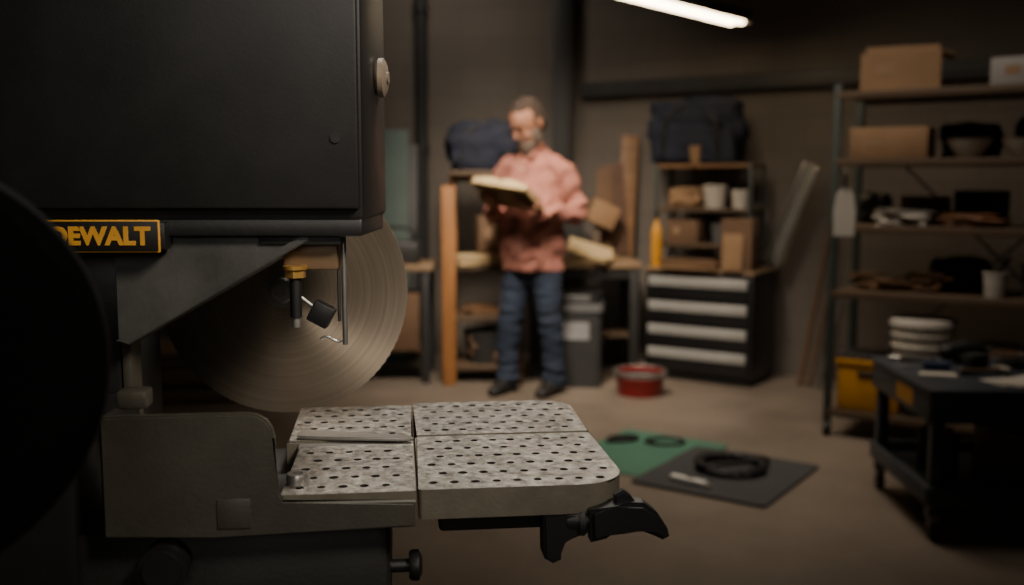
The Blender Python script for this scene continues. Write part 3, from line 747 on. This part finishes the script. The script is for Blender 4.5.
# ---------------------------------------------------------------- big storage rack
RK = -33.0; RX, RY = 1.605, 4.97
rk = root("storage_rack", (RX, RY, 0), RK)
RL = 1.40; RDp = .45
for x in (0, RL):
    for y in (0, RDp):
        box(rk, "post", (x, y, .92), (.035, .035, 1.68), RACKG, .002)
        cyl(rk, "caster_wheel", (x-.014, y, .035), (x+.014, y, .035), .035, BLACKR, bev=.004)
        box(rk, "caster_fork", (x, y, .07), (.04, .03, .03), DULL, .003)
ZS = (.13, .735, 1.06, 1.385, 1.71)
for z in ZS:
    box(rk, "shelf_board", (RL/2, RDp/2, z), (RL-.04, RDp, .024), WOODD, .002)
    for y in (-.012, RDp+.012): box(rk, "shelf_rail", (RL/2, y, z-.006), (RL, .012, .036), WOODD, .002)
cyl(rk, "back_brace", (0, RDp, .2), (RL, RDp, 1.6), .006, RACKG, seg=8); cyl(rk, "back_brace", (RL, RDp, .2), (0, RDp, 1.6), .006, RACKG, seg=8)
def rko(x, y, k, dz=0):
    v = Matrix.Rotation(R(RK), 4, 'Z') @ Vector((x, y, 0)); return (RX+v.x, RY+v.y, ZS[k]+.0125+dz)
WC = mat("white_carton", (.56, .55, .54), .7, var=.05)
carton("cardboard_box", rko(.25, .18, 4), RK+10, (.36, .26, .18), CARD, flaps=True)
carton("cardboard_box", rko(.82, .2, 4), RK-3, (.30, .26, .13), WC)
carton("cardboard_box", rko(.23, .16, 3), RK+2, (.36, .26, .15), CARD)
bowl("mixing_bowl", rko(.58, .14, 3), 1.05); bowl("mixing_bowl", rko(.82, .14, 3), 1.05); bowl("mixing_bowl", rko(1.06, .14, 3), 1.0)
lump(root("dark_sack", rko(.56, .34, 3), RK), "sack", (0, 0, 0), (.26, .14, .17), NAVY, 11, .25)
lump(root("dark_sack", rko(.92, .34, 3), RK), "sack", (0, 0, 0), (.30, .14, .20), BLACKC, 17, .25)
r = root("crumpled_paper", rko(.30, .14, 2), RK); lump(r, "paper_lump", (0, 0, 0), (.22, .16, .06), PAPER, 12, .5)
for i in range(6): box(r, "sheet", (random.uniform(-.03, .05), -.02, .024+.010*i), (.22, .14, .003), PAPER, .001, rot=(random.uniform(-6, 6), random.uniform(-6, 6), random.uniform(-35, 35)))
r = root("leather_offcuts", rko(.62, .12, 2), RK); lump(r, "leather", (0, 0, 0), (.24, .15, .060), mat("tan_leather", (.42, .28, .17), .6), 13, .5)
lump(root("canvas_roll", rko(.98, .2, 2), RK), "roll", (0, 0, 0), (.26, .2, .12), CARD2, 14, .3)
lump(root("dark_cloth", rko(.12, .34, 2), RK), "cloth", (0, 0, 0), (.14, .14, .15), BLACKC, 21, .25)
carton("parts_box", rko(.36, .36, 2), RK, (.22, .13, .14), CARD2, label=False)
carton("parts_box", rko(.62, .36, 2), RK, (.24, .13, .17), BLACKC, label=False)
r = root("timber_offcuts", rko(.34, .14, 1), RK)
for i in range(22): box(r, "offcut", (random.uniform(-.19, .15), random.uniform(-.06, .04), .018+.013*(i % 6)), (random.uniform(.10, .24), .05, .012), (WOOD, CARD, WOOD, CARD2)[i % 4], .002, rot=(random.uniform(-4, 4), random.uniform(-5, 5), random.uniform(-28, 28)))
tub("white_cup", rko(.735, .06, 1), .054, .12, WHITE, False)
tube(root("cup_tool", rko(.735, .06, 1)), "handle", [(0, 0, .02), (.02, 0, .13), (.06, 0, .18)], [.006, .012, .010], BLACKR)
lump(root("dark_cloth", rko(.54, .36, 1), RK), "cloth", (0, 0, 0), (.26, .13, .16), DGREY, 23, .25)
tub("metal_pail", rko(.90, .16, 1), .07, .16, GREYP)
carton("cardboard_box", rko(1.18, .22, 1), RK, (.26, .28, .2), CARD2)
r = root("yellow_storage_crate", rko(.19, .14, 0), RK)
box(r, "crate_body", (0, 0, .125), (.30, .26, .25), YEL, .012); box(r, "crate_rim", (0, 0, .245), (.32, .28, .03), YEL, .006); box(r, "crate_lid", (0, 0, .268), (.31, .27, .02), DGREY, .005)
box(r, "crate_handle", (0, -.133, .19), (.10, .012, .025), DGREY, .004)
r = root("storage_box", rko(.49, .16, 0), RK)
box(r, "box_body", (0, 0, .14), (.26, .3, .28), BLACKC, .006); box(r, "box_lid", (0, 0, .288), (.27, .31, .02), DGREY, .004)
# white round lidded tubs nested in a stack, ribs visible
r = root("white_bucket", rko(.42, .09, 0, .298), 0)
lathe(r, "bucket_wall", [(0, 0), (.132, 0), (.136, .045), (.146, .047), (.146, .058), (.138, .060), (.141, .100), (.150, .102), (.150, .113), (.143, .115), (.146, .150), (.156, .152), (.156, .170), (.150, .184), (.0, .184)], (0, 0, 0), WHITE)
carton("cardboard_box", rko(.82, .2, 0), RK, (.34, .3, .36), CARD2, label=False)
carton("cardboard_box", rko(1.19, .2, 0), RK, (.28, .3, .30), CARD2)
r = root("hanging_trowel", (1.628, 4.893, 1.02), 0)
prism(r, "trowel_blade", [(-.048, 0), (.052, 0), (.056, .12), (.042, .205), (.018, .235), (-.018, .235), (-.040, .20), (-.052, .12)], -.002, .002, WHITE, 'xz', .0008)
cyl(r, "trowel_handle", (0, 0, .23), (0, 0, .30), .009, BLACKR); tube(r, "hook", [(0, 0, .29), (0, .0, .32), (0, .02, .325), (0, .045, .315)], .003, DULL, 8)

# ---------------------------------------------------------------- cart
CRZ = -3.0; QX, QY = 1.485, 3.45
ct = root("utility_cart", (QX, QY, 0), CRZ)
CW, CD = .95, .66
for x in (.03, CW-.03):
    for y in (.03, CD-.03):
        box(ct, "leg", (x, y, .31), (.045, .045, .43), CARTM, .005)
        box(ct, "caster_plate", (x, y, .092), (.05, .05, .008), DULL, .001); box(ct, "caster_fork", (x, y, .07), (.034, .03, .04), DULL, .003)
        cyl(ct, "caster_wheel", (x-.013, y, .034), (x+.013, y, .034), .034, BLACKR, bev=.004)
for z, t in ((.495, .10), (.17, .05)):
    box(ct, "tray_floor", (CW/2, CD/2, z-.02), (CW, CD, .012), CARTM, .003)
    for s in (0, 1):
        box(ct, "tray_side", (s*CW, CD/2, z), (.016, CD, t+.02), CARTM, .005); box(ct, "tray_front", (CW/2, s*CD, z), (CW, .016, t+.02), CARTM, .005)
box(ct, "work_surface", (CW/2, CD/2, .548), (CW+.03, CD+.03, .022), CARTM, .006)
box(ct, "yellow_label", (-.0095, .26, .490), (.002, .18, .060), YEL, 0)
def cto(x, y, z):
    v = Matrix.Rotation(R(CRZ), 4, 'Z') @ Vector((x, y, 0)); return (QX+v.x, QY+v.y, z)
r = root("cordless_drill", cto(.32, .55, .5595), 20)
tube(r, "drill_body", [(-.09, 0, .045), (0, 0, .05), (.08, 0, .045)], [.034, .040, .028], BLACKR, 16); cyl(r, "drill_chuck", (.08, 0, .045), (.13, 0, .043), .02, DULL, r2=.012)
box(r, "drill_grip", (-.05, -.05, .024), (.035, .09, .035), BLACKR, .01); box(r, "drill_battery", (-.05, -.11, .028), (.09, .05, .056), DGREY, .008)
r = root("paper_sheets", cto(.36, .14, .5595), 25)
for i in range(3): box(r, "sheet", (random.uniform(-.02, .02), random.uniform(-.02, .02), .002+.003*i), (.20, .12, .002), PAPER, 0, rot=(0, 0, random.uniform(-14, 14)))
r = root("paper_sheets", cto(.11, .26, .5595), -20)
for i in range(2): box(r, "sheet", (0, 0, .002+.003*i), (.13, .06, .002), PAPER, 0, rot=(0, 0, random.uniform(-14, 14)))
r = root("pliers", cto(.07, .56, .5595), -30)
tube(r, "handle_a", [(0, 0, .012), (.05, .02, .012), (.12, .018, .012)], .009, BLACKR); tube(r, "handle_b", [(0, 0, .012), (.05, -.02, .012), (.12, -.018, .012)], .009, BLACKR)
tube(r, "jaws", [(-.05, 0, .012), (-.02, 0, .012), (.005, 0, .012)], [.004, .010, .009], STEEL)
r = root("screwdriver", cto(.20, .38, .5595), 170)
cyl(r, "driver_handle", (0, 0, .015), (.10, 0, .015), .014, mat("driver_blue", (.12, .20, .32), .4), bev=.003); cyl(r, "driver_shaft", (.10, 0, .015), (.19, 0, .010), .004, STEEL, seg=12)
r = root("cable_coil", cto(.46, .38, .5595), 0)
tube(r, "cable", [(.075*math.cos(k*.3)*(1+.1*math.sin(k*.7)), .06*math.sin(k*.3), .008+.0006*k) for k in range(64)], .0065, BLACKR, 8, sm=False)
r = root("hammer", cto(.24, .27, .5595), 8)
tube(r, "hammer_handle", [(-.04, 0, .016), (.04, 0, .014), (.12, 0, .018)], [.014, .010, .010], WOODD); tube(r, "hammer_head", [(.12, -.045, .022), (.12, 0, .022), (.12, .045, .018)], [.015, .014, .008], DULL)
lump(root("tool_roll", cto(.62, .22, .5595), 10), "canvas_roll", (0, 0, 0), (.20, .2, .09), GREYP, 31, .3)
lump(root("work_gloves", cto(.62, .50, .5595), 40), "gloves", (0, 0, 0), (.2, .14, .09), BLACKC, 33, .4)
lathe(root("spray_can", cto(.14, .20, .157), 0), "can_body", [(0, 0), (.035, 0), (.036, .005), (.036, .17), (.028, .19), (.014, .195), (.014, .215), (0, .218)], (0, 0, 0), BLACKP)
lathe(root("spray_can", cto(.14, .40, .157), 0), "can_body", [(0, 0), (.04, 0), (.041, .005), (.041, .15), (.028, .17), (.014, .175), (.014, .2), (0, .2)], (0, 0, 0), DGREY)
carton("parts_box", cto(.42, .30, .157), 6, (.22, .18, .20), mat("ochre_carton", (.50, .38, .18), .7))
carton("parts_box", cto(.70, .30, .157), 3, (.24, .30, .24), BLACKC, label=False)

# ---------------------------------------------------------------- floor mats, hose
r = root("green_mat", (.63, 4.62, 0), -34.5)
prism(r, "mat_sheet", rpoly(-.28, -.36, .28, .36, (.02,)*4), 0, .006, GREENM, 'xy', .002)
r = root("charcoal_mat", (.948, 4.27, .0062), -34.5)
prism(r, "mat_sheet", rpoly(-.30, -.345, .30, .345, (.02,)*4), 0, .006, DARKM, 'xy', .002)
r = root("coiled_hose", (.975, 4.32, .0125), 0)
pts = []
for i in range(150):
    a = i/150*2*math.pi*3.6; rr = .134+.010*math.sin(a*.31)+.014*(i/150); pts.append((rr*math.cos(a), rr*math.sin(a), .014+.011*(i/150)*2.0))
tube(r, "hose", pts, .0125, BLACKR, 10, sm=False)
tube(r, "hose_tail", [pts[-1], (.16, .04, .03), (.15, .15, .015), (.05, .2, .0145)], .012, BLACKR, 10)
r = root("cable_loops", (.76, 4.80, .0062), 0)
pts = [(.09*math.cos(a)*(1+.15*math.sin(a*.5)), .07*math.sin(a), .006+.003*a/8) for a in [k*.2 for k in range(0, 64)]]
tube(r, "cable", pts, .006, BLACKR, 8, sm=False)
r = root("black_clamp", (.56, 4.84, .0062), 25)
tube(r, "clamp_loop", [(-.10, 0, .012), (-.05, .045, .012), (.03, .045, .012), (.07, 0, .012), (.03, -.04, .012), (-.04, -.03, .012), (-.1, -.01, .012)], .010, BLACKR, 8)
r = root("utility_knife", (.75, 4.12, .0125), -42)
box(r, "knife_handle", (0, 0, .012), (.17, .034, .022), mat("knife_white", (.92, .91, .88), .4), .006); box(r, "knife_nose", (.095, 0, .010), (.03, .018, .008), STEEL, .002)
box(r, "knife_slider", (.01, 0, .0245), (.03, .01, .005), DGREY, .001)

# ---------------------------------------------------------------- lights
def area(name, loc, tgt, size, power, col=(1, .9, .78), sy=None, spread=180):
    d = bpy.data.lights.new(name, 'AREA'); d.energy = power; d.size = size; d.color = col
    if sy: d.shape = 'RECTANGLE'; d.size_y = sy
    d.spread = R(spread)
    o = bpy.data.objects.new(name, d); SC.collection.objects.link(o); o.location = loc
    o.rotation_euler = (Vector(tgt)-Vector(loc)).to_track_quat('-Z', 'Y').to_euler(); return o
area("added_key_man", (-.1, 4.2, 3.0), (.12, 6.0, 1.0), .6, 25, (1, .85, .69), spread=62)  # added overhead key for the man, no fixture behind it
area("added_light_wall", (-.5, 6.3, 3.25), (-.3, 7.4, 1.6), .7, 6, (1, .88, .75), spread=120)  # added to lighten the back-left wall, not a real lamp
area("added_light_rack", (1.2, 3.9, 3.2), (1.75, 4.9, .8), .9, 8, (1, .85, .70), spread=95)  # added area light brightening the rack, without a fixture
area("added_light_floor", (.75, 4.7, 3.3), (.7, 4.8, 0), .7, 9.5, (1, .86, .71), spread=72)  # added area light for the floor and mats, no lamp hangs here
area("added_light_saw", (.25, 2.0, 2.9), (.0, 1.0, 1.0), .5, 7.0, (1, .92, .82), spread=60)  # added area light to brighten the saw table, no fixture modelled
area("added_light_blade", (.55, .25, 2.0), (-.27, 1.22, 1.12), .3, 2.3, (1, .88, .74), spread=50)  # added light giving the blade a highlight from the right of the housing
area("lamp_fill_saw", (-.1, -1.3, 1.9), (-.3, 1.0, 1.12), 1.0, 1.0, (1, .92, .84), spread=60)
w = bpy.data.worlds.new("World"); SC.world = w; w.use_nodes = True
w.node_tree.nodes["Background"].inputs[0].default_value = (.9, .8, .7, 1); w.node_tree.nodes["Background"].inputs[1].default_value = .01

# ---------------------------------------------------------------- camera
cd = bpy.data.cameras.new("camera"); cam = bpy.data.objects.new("camera", cd); SC.collection.objects.link(cam)
cam.location = (0, 0, 1.29); cam.rotation_euler = (R(90-6.4), 0, 0)
cd.lens = 35; cd.sensor_width = 36; cd.clip_start = .02
cd.dof.use_dof = True; cd.dof.focus_distance = 1.0; cd.dof.aperture_fstop = 3.8
SC.camera = cam
